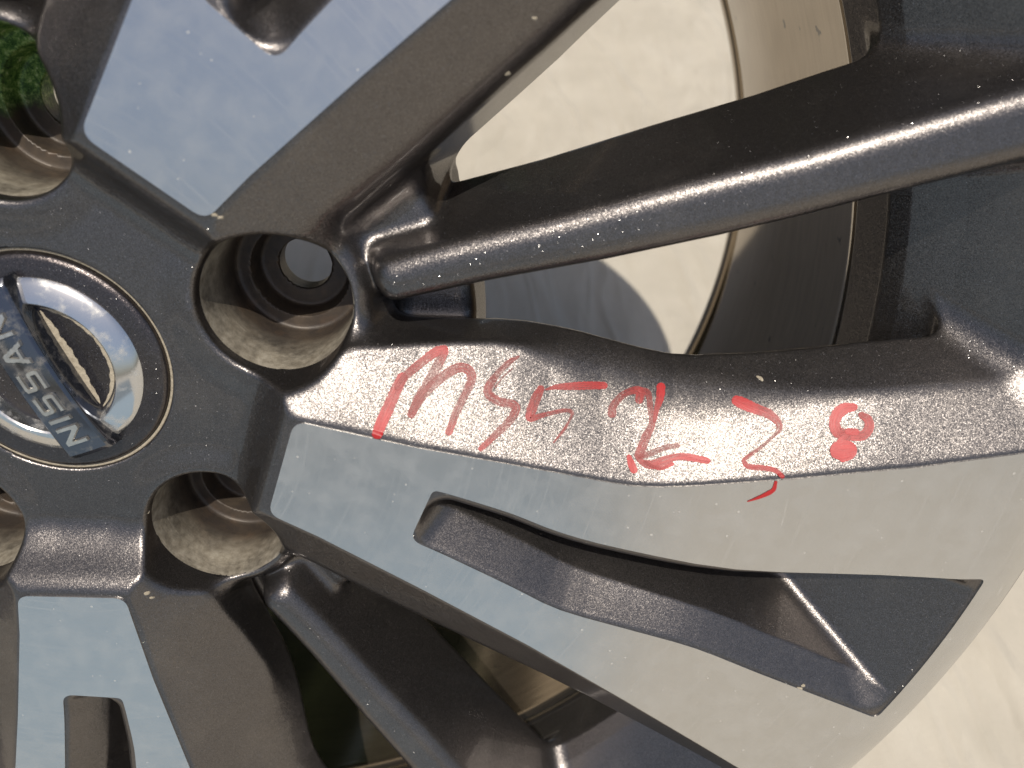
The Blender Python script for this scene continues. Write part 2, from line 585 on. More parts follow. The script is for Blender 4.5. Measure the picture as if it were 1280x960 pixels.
def spoke_body(x, y, z):
    r = np.hypot(x, y)
    d1 = curve_sd(CCW_EDGE, x, y)
    dc = curve_sd(CREASE, x, y)
    d2 = -curve_sd(CW_EDGE, x, y)
    db = -curve_sd(CW_FOOT, x, y)
    zc = np.interp(x, *CREASE_Z)
    w = np.maximum(d1 - dc, 8.0)
    u = np.maximum(d1, 0) / w
    zf = np.where(d1 > 0, zc * u ** 1.06, -d1 * 0.12)
    w2 = np.maximum(d2 - db, 6.0)
    u2 = d2 / w2
    zfa = -10.5 * u2 / 0.74
    zfb = -10.5 - 33.0 * (u2 - 0.74) / 0.26
    kc = 1.2 + 2.6 * sstep(108.0, 135.0, x) * (1.0 - sstep(150.0, 195.0, x))
    sl = 0.07 + 0.40 * sstep(95.0, 130.0, x)
    zbot = np.maximum(-46.0, -25.0 + 0.9 * np.minimum(dc - 5.0, 0.0))
    ex, ey = END_R[0] - END_L[0], END_R[1] - END_L[1]
    el = math.hypot(ex, ey)
    de = ((x - END_L[0]) * ey - (y - END_L[1]) * ex) / el           # positive toward the hub
    de = np.where(de > 0, de, de)
    ze = -0.26 * de - 1.35 * 1.3 * np.logaddexp(0.0, (de - 3.6) / 1.3)
    g = z - (TOP + face_z(r))
    g = smax(g, smax((z - zf) * 0.88, dc * np.sqrt(1 - sl * sl) + (z - zc) * sl, kc), 0.5)
    g = smax(g, smax((z - zfa) * 0.88, (z - zfb) * 0.24, 6.0), 0.6)
    g = smax(g, (z - ze) * 0.8, 0.8)
    g = smax(g, (zbot - z) * 0.85, 1.5)
    g = np.maximum(g, r - 251.3)
    return g


def slot_cut(x, y, z):
    r = np.hypot(x, y)
    du = curve_sd(SLOT_UP, x, y)
    dl = -curve_sd(SLOT_LO, x, y)
    a, b = SLOT_UP[0], SLOT_LO[0]
    ex, ey = b[0] - a[0], b[1] - a[1]
    el = math.hypot(ex, ey)
    di = ((x - a[0]) * ey - (y - a[1]) * ex) / el
    dep = sstep(140.0, 205.0, r)
    sb = 0.95 - 0.25 * sstep(130.0, 175.0, r)
    zl = np.where(dl > -8.5, sb * dl, -8.5 * sb + 2.2 * (dl + 8.5))
    lip = 3.0 - 2.2 * sstep(150.0, 215.0, r)
    up = smin(du + lip - 0.08 * z, (0.62 * du - z) * 0.85, 1.6)
    g = smax(up, (zl - z) * 0.75, 1.5)
    g = smax(g, di * 0.9 - 0.45 * z, 5.0)
    g = smax(g, ((r - SLOT_R) * 0.72 - z) * 0.81, 4.5)
    g = smax(g, -19.0 - 7.0 * dep - z, 3.0)
    return np.maximum(g, z - 3.0)


def strut_body(x, y, z):
    dlo = -curve_sd(STRUT_LO, x, y)
    dup = curve_sd(STRUT_UP, x, y)
    r = np.hypot(x, y)
    zt = -11.5 + 5.5 * sstep(90, 230, r)
    ax, ay = math.cos(math.radians(15.3)), math.sin(math.radians(15.3))
    dn = 81.8 - (x * ax + (y + 0.0) * ay)
    g = smax(z - zt, dup * 0.96 + 0.27 * (z - zt), 4.2)
    g = smax(g, dlo * 0.99 + 0.08 * (z - zt), 5.0)
    g = smax(g, dn * 0.97 + 0.2 * (z - zt), 4.5)
    g = smax(g, -42.0 - z, 2.0)
    return np.maximum(g, r - 240.0)


def hub_body(x, y, z):
    r = np.hypot(x, y)
    g = smax(z + 12.5, r - 60.0 + 0.25 * (z + 12.5), 9.0)
    boss = None
    for k in (-1, 0, 1):
        a = math.radians(LUG_A + 72 * k)
        q = np.hypot(x - LUG_R * math.cos(a), y - LUG_R * math.sin(a))
        b = smax(z + 15.0, q - 20.6 + 0.3 * (z + 15.0), 5.0)
        boss = b if boss is None else np.minimum(boss, b)
    g = smin(g, boss, 7.0)
    # web: higher on the far side of the strut, a sunk pocket on the near side
    side = np.full(np.broadcast(x, y).shape, -1e9)
    for k in (-1, 0, 1):
        X, Y = rot2(x, y, -72 * k)
        ax = curve_sd([(70, 18), (120, 32)], X, Y)
        near = np.hypot(X - 92, Y - 24) < 60
        side = np.where(near, ax, side)
    zt = -36.0 + 13.0 * sstep(-1.0, 5.0, side)
    web = smax(z - zt, (r - 98.5) * 0.97 + 0.2 * (z + 28.0), 4.0)
    g = smin(g, web, 5.0)
    g = smax(g, -52.0 - z, 2.0)
    return g


def lug_cut(x, y, z):
    g = None
    for k in (-1, 0, 1):
        a = math.radians(LUG_A + 72 * k)
        q = np.hypot(x - LUG_R * math.cos(a), y - LUG_R * math.sin(a))
        c = smax(q - (17.6 + 0.045 * (z + 16.0)), -39.0 - z, 1.5)
        c = np.minimum(c, smax((q - 11.8 - 0.15 * (z + 45)) * 0.95, -45.0 - z, 1.0))
        c = np.minimum(c, q - 6.9)
        g = c if g is None else np.minimum(g, c)
    return g


def with_neighbours(fn, x, y, z):
    """fn of this spoke and, near the sector borders, of the spokes either side."""
    out = np.broadcast_to(fn(x, y, z), np.broadcast(x, y, z).shape).copy()
    ang = np.degrees(np.arctan2(y, x))
    for k, m_ in ((1, ang > 1.0), (-1, ang < -28.0)):
        if x.ndim == 3:
            c = np.nonzero(m_.any(axis=(0, 2)))[0]
            if len(c):
                X, Y = rot2(x[:, c], y[:, c], -72.0 * k)
                out[:, c] = np.minimum(out[:, c], fn(X, Y, z))
        elif m_.any():
            X, Y = rot2(x[m_], y[m_], -72.0 * k)
            out[m_] = np.minimum(out[m_], fn(X, Y, z[m_]))
    return out


def parts_f(x, y, z):
    sp = with_neighbours(spoke_body, x, y, z)
    st = with_neighbours(strut_body, x, y, z)
    hb = hub_body(x, y, z)
    r = np.hypot(x, y)
    if x.ndim == 3:
        r = r[:, :1]
    rm = poly_sd(RIM_PROFILE, r + 0 * z, z + 0 * r)
    return sp, st, hb, rm


def cuts_f(x, y, z):
    sl = slot_cut(x, y, z)
    r = np.hypot(x, y)
    cap = np.maximum(r - 28.6, -17.5 - z)
    return sl, lug_cut(x, y, z), cap


def F(x, y, z):
    sp, st, hb, rm = parts_f(x, y, z)
    sl, lg, cap = cuts_f(x, y, z)
    g = smin(hb, st, 2.6)
    g = smin(g, sp, 8.0)
    g = smin(g, rm, 7.0)
    # the lathe faces everything off at the plane of the spokes
    r = np.hypot(x, y)
    g = np.maximum(g, z - (TOP + face_z(r)))
    g = smax(g, -sl, 0.8)
    g = smax(g, -lg, 1.6)
    g = smax(g, -cap, 0.8)
    return g


def value_grad(x, y, z, h=0.15):
    """Tetrahedral differences: value and gradient from four samples."""
    gx = gy = gz = f = 0.0
    for sx, sy, sz in ((1, -1, -1), (-1, -1, 1), (-1, 1, -1), (1, 1, 1)):
        v = F(x + h * sx, y + h * sy, z + h * sz)
        gx, gy, gz, f = gx + sx * v, gy + sy * v, gz + sz * v, f + v
    n = np.sqrt(gx * gx + gy * gy + gz * gz) + 1e-12
    return gx / n, gy / n, gz / n, n / (4 * h), f / 4


A_LO, A_HI = -49.5, 22.5
RES = 0.85


def sector_mesh():
    nr = int((254.0 - 27.0) / RES)
    na = int(72.0 / 0.26)
    zs = np.arange(-61.0, 2.5, RES)
    rs = np.linspace(27.0, 254.0, nr)
    an = np.radians(A_LO + 72.0 * np.arange(na) / na)              # periodic in 72 degrees
    x2 = rs[:, None, None] * np.cos(an)[None, :, None]
    y2 = rs[:, None, None] * np.sin(an)[None, :, None]
    V = np.concatenate([F(x2[i:i + 10], y2[i:i + 10], zs[None, None, :]).astype(np.float32)
                        for i in range(0, nr, 10)])
    nz = len(zs)
    # surface nets; corner k of cell (i,j,l): wrap in angle
    Vw = np.concatenate([V, V[:, :1, :]], axis=1)
    s = Vw < 0
    corners = [(0, 0, 0), (1, 0, 0), (0, 1, 0), (1, 1, 0), (0, 0, 1), (1, 0, 1), (0, 1, 1), (1, 1, 1)]
    cnt = np.zeros((nr - 1, na, nz - 1), np.int8)
    for a, b, c in corners:
        cnt += s[a:nr - 1 + a, b:na + b, c:nz - 1 + c]
    act = (cnt > 0) & (cnt < 8)
    I, J, K = np.nonzero(act)
    vid = -np.ones(act.shape, np.int64)
    vid[I, J, K] = np.arange(len(I))
    acc = np.zeros((len(I), 3))
    num = np.zeros(len(I))
    edges = [(p, q) for p in range(8) for q in range(p + 1, 8)
             if sum(abs(corners[p][t] - corners[q][t]) for t in range(3)) == 1]
    for p, q in edges:
        cp, cq = corners[p], corners[q]
        vp = Vw[I + cp[0], J + cp[1], K + cp[2]].astype(float)
        vq = Vw[I + cq[0], J + cq[1], K + cq[2]].astype(float)
        cr = (vp < 0) != (vq < 0)
        t = np.where(cr, vp / np.where(cr, vp - vq, 1), 0)
        for ax in range(3):
            acc[:, ax] += np.where(cr, cp[ax] + t * (cq[ax] - cp[ax]), 0)
        num += cr
    acc /= num[:, None]
    rr = rs[0] + (I + acc[:, 0]) * (rs[1] - rs[0])
    aa = np.radians(A_LO + 72.0 * (J + acc[:, 1]) / na)
    P = np.stack([rr * np.cos(aa), rr * np.sin(aa), zs[0] + (K + acc[:, 2]) * RES], 1)
    # pull the vertices onto the surface
    gx, gy, gz, gl, f = value_grad(P[:, 0], P[:, 1], P[:, 2])
    P -= np.stack([gx, gy, gz], 1) * np.clip(f / np.maximum(gl, 0.3), -0.35, 0.35)[:, None]
    gx, gy, gz, gl, f = value_grad(P[:, 0], P[:, 1], P[:, 2], 0.2)
    N = np.stack([gx, gy, gz], 1)
    quads, wrap = [], []
    # an edge along each axis that changes sign gives one quad of its four cells
    sa = s[:-1, :na, :] != s[1:, :na, :]                             # along r, at (i, j, l)
    i, j, l = np.nonzero(sa)
    ok = (l > 0) & (l < nz - 1)
    i, j, l = i[ok], j[ok], l[ok]
    jm = (j - 1) % na
    q = np.stack([vid[i, jm, l - 1], vid[i, j, l - 1], vid[i, j, l], vid[i, jm, l]], 1)
    flip = s[i, j, l]
    quads.append(np.where(flip[:, None], q, q[:, ::-1]))
    wrap.append(np.stack([jm > j, 0 * j > 1, 0 * j > 1, jm > j], 1))
    wrap[-1] = np.where(flip[:, None], wrap[-1], wrap[-1][:, ::-1])
    sb = s[:, :-1, :] != s[:, 1:, :]                                 # along angle, edge j..j+1
    i, j, l = np.nonzero(sb)
    ok = (l > 0) & (l < nz - 1) & (i > 0) & (i < nr - 1)
    i, j, l = i[ok], j[ok], l[ok]
    q = np.stack([vid[i - 1, j, l - 1], vid[i - 1, j, l], vid[i, j, l], vid[i, j, l - 1]], 1)
    flip = s[i, j, l]
    quads.append(np.where(flip[:, None], q, q[:, ::-1]))
    wrap.append(np.zeros(q.shape, bool))
    sc_ = s[:, :na, :-1] != s[:, :na, 1:]                            # along z
    i, j, l = np.nonzero(sc_)
    ok = (i > 0) & (i < nr - 1)
    i, j, l = i[ok], j[ok], l[ok]
    jm = (j - 1) % na
    q = np.stack([vid[i - 1, jm, l], vid[i, jm, l], vid[i, j, l], vid[i - 1, j, l]], 1)
    flip = s[i, j, l]
    quads.append(np.where(flip[:, None], q, q[:, ::-1]))
    w = np.stack([jm > j, jm > j, 0 * j > 1, 0 * j > 1], 1)
    wrap.append(np.where(flip[:, None], w, w[:, ::-1]))
    Q = np.vstack(quads)
    W = np.vstack(wrap)
    good = (Q >= 0).all(1)
    Q, W = Q[good], W[good]
    # corners that wrapped belong to the previous copy: duplicate them rotated by -72 degrees
    wv = np.unique(Q[W])
    remap = {}
    if len(wv):
        c, sn = math.cos(math.radians(-72)), math.sin(math.radians(-72))
        Rm = np.array([[c, -sn, 0], [sn, c, 0], [0, 0, 1]])
        base = len(P)
        P = np.vstack([P, P[wv] @ Rm.T])
        N = np.vstack([N, N[wv] @ Rm.T])
        lut = np.zeros(base, np.int64)
        lut[wv] = base + np.arange(len(wv))
        Q = np.where(W, lut[Q], Q)
    return P, N, Q


P_, N_, Q_ = sector_mesh()
C_ = P_[Q_].mean(1)
sp_, st_, hb_, rm_ = parts_f(C_[:, 0], C_[:, 1], C_[:, 2])
sl_, lg_, cp_ = cuts_f(C_[:, 0], C_[:, 1], C_[:, 2])
part = np.argmin(np.stack([sp_, st_, hb_, rm_], 1), 1)             # 0 spoke, 1 strut, 2 hub, 3 rim
def lug_dist(p, k):
    a = math.radians(LUG_A + 72 * k)
    return np.hypot(p[:, 0] - LUG_R * math.cos(a), p[:, 1] - LUG_R * math.sin(a))


in_bore = (lg_ < 0.35) & (C_[:, 2] < -15.6)
part[in_bore & (lug_dist(C_, 0) < 19.0)] = 4                         # nut bore
part[in_bore & (lug_dist(C_, -1) < 19.0)] = 6                        # what is left of the neighbour's bore
part[(sl_ < 0.3) & (part == 0)] = 5                                  # slot recess
ang = np.degrees(np.arctan2(C_[:, 1], C_[:, 0]))
# pieces of a neighbour's spoke or strut that reach into this sector stay with the hub
part[(part == 1) & (ang < -20)] = 2
part[(part == 0) & (ang > 15)] = 2
part[(part == 0) & (ang < -46) & (np.hypot(C_[:, 0], C_[:, 1]) < 80)] = 2


def submesh(name, sel, mat, ring=False):
    Q = Q_[sel]
    ids = np.unique(Q)
    lut = np.zeros(len(P_), np.int64)
    lut[ids] = np.arange(len(ids))
    V, N, Q = P_[ids], N_[ids], lut[Q]
    if ring:
        vs, ns, qs = [], [], []
        for k in range(5):
            a = math.radians(72 * k)
            Rm = np.array([[math.cos(a), -math.sin(a), 0], [math.sin(a), math.cos(a), 0], [0, 0, 1]])
            vs.append(V @ Rm.T)
            ns.append(N @ Rm.T)
            qs.append(Q + k * len(V))
        V, N, Q = np.vstack(vs), np.vstack(ns), np.vstack(qs)
    return make_mesh(name, V, Q, mat, N)


# ------------------------------------------------------------------ the ground
def sheet(name, mat, corners, z, thick=None):
    me = bpy.data.meshes.new(name)
    me.from_pydata([(x, y, z) for x, y in corners], [], [tuple(range(len(corners)))])
    me.materials.append(mat)
    o = bpy.data.objects.new(name, me)
    scene.collection.objects.link(o)
    o['kind'] = 'structure'
    return o


sheet('ground', M_GROUND, [(-200, -200), (200, -200), (200, 200), (-200, 200)], 0.0)
sheet('blue_reflection_sheet', M_BLUE_SHEET, [(-6, -6), (1.31, -6), (0.14, -0.42), (-6, -0.42)], 0.004)  # added sheet; its blue stands in for shaded ground mirrored in the spokes
sheet('dark_reflection_sheet', M_DARK_SHEET, [(-6, -6), (1.31, -6), (0.365, -1.49), (-6, -1.6)], 0.008)  # added out of view to darken what a spoke face mirrors

def rear_sheet_mat():  # for the added dark sheet behind the wheel
    t = NT('dark_rear_reflection')
    n = t.noise(t.obj(), 25.0, 8.0, 0.7)
    t.set(Base_Color=t.ramp(n, [(0.3, (0.022, 0.02, 0.012)), (0.7, (0.06, 0.05, 0.032))]), Roughness=0.95)
    t.link(t.bump(n, 0.8, 0.03), t.bsdf.inputs['Normal'])
    return t.mat


rear_sheet_ = [(0.74 * math.cos(math.radians(a)), 0.74 * math.sin(math.radians(a))) for a in range(97, 201, 4)]
rear_sheet_ += [(4.5 * math.cos(math.radians(a)), 4.5 * math.sin(math.radians(a))) for a in range(200, 96, -4)]
sheet('rear_reflection_sheet', rear_sheet_mat(), rear_sheet_, 0.004)  # unseen dark sheet, added so the barrel mirrors less pale ground

# dark foliage behind and to the left: it is what the wheel mirrors there
def leaf_mat():
    t = NT('leaf_green')
    t.set(Base_Color=t.ramp(t.noise(t.obj(), 6.0, 4.0), [(0.3, (0.02, 0.04, 0.015)), (0.7, (0.06, 0.10, 0.03))]), Roughness=0.6)
    return t.mat


rl = np.random.default_rng(4)
NL = 9000
az_ = np.radians(rl.uniform(93, 196, NL))
top_ = 1.5 + 0.3 * np.sin(az_ * 9) + 0.2 * np.sin(az_ * 23)
hz_ = rl.uniform(0.0, 1.0, NL) ** 0.9 * top_
rd_ = 1.35 + rl.normal(0, 0.13, NL) + 0.1 * np.sin(az_ * 14 + hz_ * 3)
cen_ = np.stack([rd_ * np.cos(az_), rd_ * np.sin(az_), hz_ + 0.05], 1)
d1_ = rl.normal(size=(NL, 3))
d1_ /= np.linalg.norm(d1_, axis=1)[:, None]
d2_ = np.cross(d1_, rl.normal(size=(NL, 3)))
d2_ /= np.linalg.norm(d2_, axis=1)[:, None]
sz_ = rl.uniform(0.035, 0.075, NL)[:, None]
lv = np.stack([cen_ - d1_ * sz_, cen_ + d2_ * sz_ * 0.5, cen_ + d1_ * sz_, cen_ - d2_ * sz_ * 0.5], 1).reshape(-1, 3)
lv[:, 2] = np.maximum(lv[:, 2], 0.01)
fo = link('foliage', make_mesh('foliage', lv / MM, np.arange(NL * 4).reshape(-1, 4), leaf_mat(), smooth=False), None)
fo['kind'] = 'stuff'
fo['label'] = 'dark green foliage mirrored in the glossy wheel'
fo['category'] = 'foliage'

# ------------------------------------------------------------------ the wheel
wheel = bpy.data.objects.new('alloy_wheel', None)
scene.collection.objects.link(wheel)
wheel.matrix_world = RX
wheel.empty_display_size = 0.1
wheel['label'] = 'gunmetal alloy wheel with five machined spokes, red handwritten number and chrome centre emblem'
wheel['category'] = 'wheel'
OFF = Vector((-CONTACT * MM).tolist())

link('hub', submesh('hub', part == 2, M_PAINT, True), wheel, OFF)
link('rim', submesh('rim', part == 3, M_PAINT, True), wheel, OFF)
me_spoke = submesh('spoke', part == 0, M_PAINT)
me_slot = submesh('slot_recess', part == 5, M_PAINT)
me_strut = submesh('strut', part == 1, M_PAINT)
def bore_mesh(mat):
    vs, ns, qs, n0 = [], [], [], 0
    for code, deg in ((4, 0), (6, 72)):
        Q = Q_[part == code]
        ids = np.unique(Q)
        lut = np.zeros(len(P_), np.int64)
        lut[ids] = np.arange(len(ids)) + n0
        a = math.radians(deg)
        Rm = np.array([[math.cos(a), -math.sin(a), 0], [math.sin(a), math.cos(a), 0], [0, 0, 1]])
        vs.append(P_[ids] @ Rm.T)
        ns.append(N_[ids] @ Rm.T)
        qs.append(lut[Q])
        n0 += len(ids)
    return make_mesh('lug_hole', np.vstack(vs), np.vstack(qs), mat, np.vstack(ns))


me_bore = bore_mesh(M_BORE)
me_green_bore = bore_mesh(M_GREEN_BORE)


# machined face: exact outline with the slot cut out, thin sheet on the casting
def fillet(poly, radii, n=6):
    out = []
    m_ = len(poly)
    for i in range(m_):
        p0, p1, p2 = (np.array(poly[(i + d) % m_], float) for d in (-1, 0, 1))
        r = radii.get(i, 0)
        if r == 0:
            out.append(p1)
            continue
        u, v = (p0 - p1), (p2 - p1)
        lu, lv = np.linalg.norm(u), np.linalg.norm(v)
        u, v = u / lu, v / lv
        half = math.acos(np.clip(u @ v, -1, 1)) / 2
        tl = min(r / math.tan(half), lu * 0.95, lv * 0.95)
        for k in range(n + 1):
            t = k / n
            out.append((1 - t) ** 2 * (p1 + u * tl) + 2 * t * (1 - t) * p1 + t * t * (p1 + v * tl))
    return out


def resample(P, step):
    P = np.asarray(P, float)
    out = [P[0]]
    for a, b in zip(P[:-1], P[1:]):
        n = max(1, int(np.ceil(np.linalg.norm(b - a) / step)))
        for k in range(1, n + 1):
            out.append(a + (b - a) * k / n)
    return out


def machined_face_mesh():
    R_OUT = 250.6
    ccw, cw = CCW_EDGE[:-1], CW_EDGE[:-1]

    def on_circle(p, q, R):
        p, q = np.array(p, float), np.array(q, float)
        for t in np.linspace(0, 3, 3001):
            w = p + (q - p) * t
            if np.hypot(*w) >= R:
                return w
    e1 = on_circle(CCW_EDGE[-2], CCW_EDGE[-1], R_OUT)
    e2 = on_circle(CW_EDGE[-2], CW_EDGE[-1], R_OUT)
    a1, a2 = math.atan2(e1[1], e1[0]), math.atan2(e2[1], e2[0])
    arc = [(R_OUT * math.cos(a1 + (a2 - a1) * k / 60), R_OUT * math.sin(a1 + (a2 - a1) * k / 60)) for k in range(61)]
    outer = [np.array(p) for p in ccw] + [np.array(p) for p in arc] + [np.array(p) for p in reversed(cw)]
    n_ = len(outer)
    outer = fillet(outer, {0: 3.6, n_ - 1: 3.6})
    outer = resample(outer + [outer[0]], 4.0)[:-1]
    # slot outline
    b1, b2 = math.atan2(SLOT_UP[-1][1], SLOT_UP[-1][0]), math.atan2(SLOT_LO[-1][1], SLOT_LO[-1][0])
    sarc = [(SLOT_R * math.cos(b1 + (b2 - b1) * k / 20), SLOT_R * math.sin(b1 + (b2 - b1) * k / 20)) for k in range(1, 20)]
    up = [np.array(p) for p in SLOT_UP]
    lo = [np.array(p) for p in SLOT_LO]
    up[-1] = up[-1] / np.linalg.norm(up[-1]) * SLOT_R
    lo[-1] = lo[-1] / np.linalg.norm(lo[-1]) * SLOT_R
    inner = up + [np.array(p) for p in sarc] + lo[::-1]
    inner = fillet(inner, {0: 4.2, len(inner) - 1: 5.0, len(up) - 1: 1.5, len(up) + len(sarc): 2.2})
    inner = resample(inner + [inner[0]], 3.0)[:-1]
    return outer, inner


def triangulate_with_hole(outer, inner, zfun, z_edge):
    from mathutils.geometry import delaunay_2d_cdt
    pts = [Vector((float(p[0]), float(p[1]))) for p in outer + inner]
    no, ni = len(outer), len(inner)
    # interior points so the face can curve
    oo, ii = [tuple(p) for p in outer], [tuple(p) for p in inner]
    gx, gy = np.meshgrid(np.arange(45, 254, 3.5), np.arange(-150, 0, 3.5))
    gx, gy = gx.ravel(), gy.ravel()
    keep = (poly_sd(oo, gx, gy) < -2.0) & (poly_sd(ii, gx, gy) > 2.0)
    pts += [Vector((float(a), float(b))) for a, b in zip(gx[keep], gy[keep])]
    edges = [(i, (i + 1) % no) for i in range(no)] + [(no + i, no + (i + 1) % ni) for i in range(ni)]
    v, e, f, *_ = delaunay_2d_cdt(pts, edges, [], 0, 1e-5)
    V = np.array([(p.x, p.y) for p in v])
    cen = np.array([V[list(t)].mean(0) for t in f])
    ok = (poly_sd(oo, cen[:, 0], cen[:, 1]) < 0) & (poly_sd(ii, cen[:, 0], cen[:, 1]) > 0)
    f = [tuple(t) for t, k in zip(f, ok) if k]
    r = np.hypot(V[:, 0], V[:, 1])
    z = zfun(r)
    P = [(a, b, c) for (a, b), c in zip(V, z)]
    faces = []
    for t in f:
        a, b, c = (V[i] for i in t)
        s_ = (b[0] - a[0]) * (c[1] - a[1]) - (b[1] - a[1]) * (c[0] - a[0])
        faces.append(t if s_ > 0 else t[::-1])
    # skirt on both outlines: boundary edges
    cntd = {}
    for t in faces:
        for k in range(3):
            e_ = (t[k], t[(k + 1) % 3])
            cntd[e_] = cntd.get(e_, 0) + 1
    low, top = {}, {}
    for (a, b) in list(cntd):
        if (b, a) in cntd:
            continue
        for i in (a, b):
            if i not in low:                                         # own vertices: the edge stays crisp
                top[i] = len(P)
                P.append(P[i])
                low[i] = len(P)
                P.append((P[i][0], P[i][1], P[i][2] - z_edge))
        faces.append((top[b], top[a], low[a], low[b]))
    return P, faces


outer_, inner_ = machined_face_mesh()
fv, ff = triangulate_with_hole(outer_, inner_, lambda r: 0.06 + face_z(r), 0.45)
me_face = make_mesh('machined_face', fv, ff, M_FACE)

for k in range(5):
    rz = math.radians(72 * k)
    s_ob = link('spoke', me_spoke, wheel, OFF, rz)
    link('machined_face', me_face, s_ob)
    link('slot_recess', me_slot, s_ob)
    link('strut', me_strut, wheel, OFF, rz)
    link('lug_hole', me_green_bore if k == 1 else me_bore, wheel, OFF, rz)

# barrel behind the spokes, closed profile
BARREL = [(207.2, -57.5), (209.2, -60), (210, -66), (210, -120), (210.2, -174), (210.8, -177), (216.5, -178.5), (217, -182),
          (212.0, -184.5), (213.0, -198), (215.2, -204), (219, -206), (238, -206), (240.8, -204.5), (240.8, -200), (237, -196),
          (226, -193), (222, -186), (220, -150), (214, -130), (214, -80), (232, -64), (250.5, -60), (251.4, -45), (240, -45)]
bv, bf = lathe(BARREL, 360, closed=True)
me_b = make_mesh('barrel', bv, bf, M_BARREL)
link('barrel', me_b, wheel, OFF)

# ------------------------------------------------------------------ centre cap
cap_root_profile = [(0.0, -12.2), (10, -12.1), (20, -12.0), (26.2, -12.0), (27.2, -12.3), (27.7, -13.0), (27.7, -17.4)]
cv, cf = lathe(cap_root_profile, 128)
cap = link('centre_cap', make_mesh('centre_cap', cv, cf, M_CAP), wheel, OFF)
dv, df_ = lathe([(27.75, -13.9), (28.1, -13.4), (28.55, -13.3), (28.9, -13.6)], 128)
link('dust_line', make_mesh('dust_line', dv, df_, M_DUST), cap)
# chrome ring: sloped outside, steep inside
ring_p = [(22.3, -12.3), (22.2, -11.7), (21.7, -11.2), (20.8, -10.7), (17.4, -9.4), (16.9, -9.35), (16.5, -9.7), (15.3, -12.3)]
rv, rf = lathe(ring_p, 128)
me_ring = make_mesh('emblem_ring', rv, rf, M_CHROME)
me_ring.set_sharp_from_angle(angle=math.radians(24))
link('emblem_ring', me_ring, cap)

# name bar across the ring
U_ANG = math.radians(110.0)
UX, UY = (math.cos(U_ANG), math.sin(U_ANG)), (-math.sin(U_ANG), math.cos(U_ANG))


def bar_pt(u, v, z):
    return (u * UX[0] + v * UY[0], u * UX[1] + v * UY[1], z)


def bar_top(u):
    return -5.4 - 0.0042 * u * u


rows = []
for i in range(41):
    u = -22.6 + 45.2 * i / 40
    fl = 1.0 + 0.10 * (abs(u) / 22.6) ** 3
    e = 0.7 if i in (0, 40) else 0.0
    zt = bar_top(u)
    sec = [(-5.9 * fl, -12.3), (-5.35 * fl, zt - 1.0 - e), (-5.05 * fl, zt - 0.35 - e), (-4.6 * fl, zt - e), (-2.3 * fl, zt + 0.26 - e), (0, zt + 0.35 - e), (2.3 * fl, zt + 0.26 - e),
           (4.6 * fl, zt - e), (5.05 * fl, zt - 0.35 - e), (5.35 * fl, zt - 1.0 - e), (5.9 * fl, -12.3)]
    rows.append([bar_pt(u - 0.06 * v * (1 if u < 0 else -1) * 0, v, z) for v, z in sec])
nb = len(rows[0])
bvs = [p for r_ in rows for p in r_]
bfs = [(i * nb + j, i * nb + j + 1, (i + 1) * nb + j + 1, (i + 1) * nb + j) for i in range(40) for j in range(nb - 1)]
for i0, flipped in ((0, False), (40, True)):
    base = len(bvs)
    dz = rows[i0]
    out = -0.9 if i0 == 0 else 0.9
    for (x_, y_, z_) in dz:
        k_ = max(0.0, min(1.0, (bar_top(22) - z_) / 6.0))
        bvs.append((x_ + UX[0] * out * k_, y_ + UX[1] * out * k_, max(z_ - 2.5, -12.3)))
    for j in range(nb - 1):
        q = (i0 * nb + j, base + j, base + j + 1, i0 * nb + j + 1)
        bfs.append(q if not flipped else q[::-1])
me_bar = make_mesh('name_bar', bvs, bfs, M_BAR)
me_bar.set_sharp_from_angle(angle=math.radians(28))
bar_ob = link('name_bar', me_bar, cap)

# raised letters on the bar, read from the lower right end upward
LETTERS = {
    'N': [[(0, 0), (1.05, 0), (1.05, 3.6), (3.6, 0), (4.75, 0), (4.75, 5.6), (3.7, 5.6), (3.7, 2.0), (1.15, 5.6), (0, 5.6)]],
    'I': [[(0, 0), (1.1, 0), (1.1, 5.6), (0, 5.6)]],
    'S': [[(0, 0), (3.7, 0), (4.25, 0.25), (4.5, 0.8), (4.5, 2.45), (4.25, 3.0), (3.7, 3.25), (1.1, 3.25), (1.1, 4.55), (4.4, 4.55),
           (4.4, 5.6), (0.8, 5.6), (0.25, 5.35), (0, 4.8), (0, 3.0), (0.25, 2.45), (0.8, 2.2), (3.4, 2.2), (3.4, 1.05), (0, 1.05)]],
    'A': [[(0, 0), (1.15, 0), (1.55, 1.1), (3.65, 1.1), (4.05, 0), (5.2, 0), (3.2, 5.6), (2.0, 5.6)],
          [(1.9, 2.05), (2.6, 4.1), (3.3, 2.05)]],
}


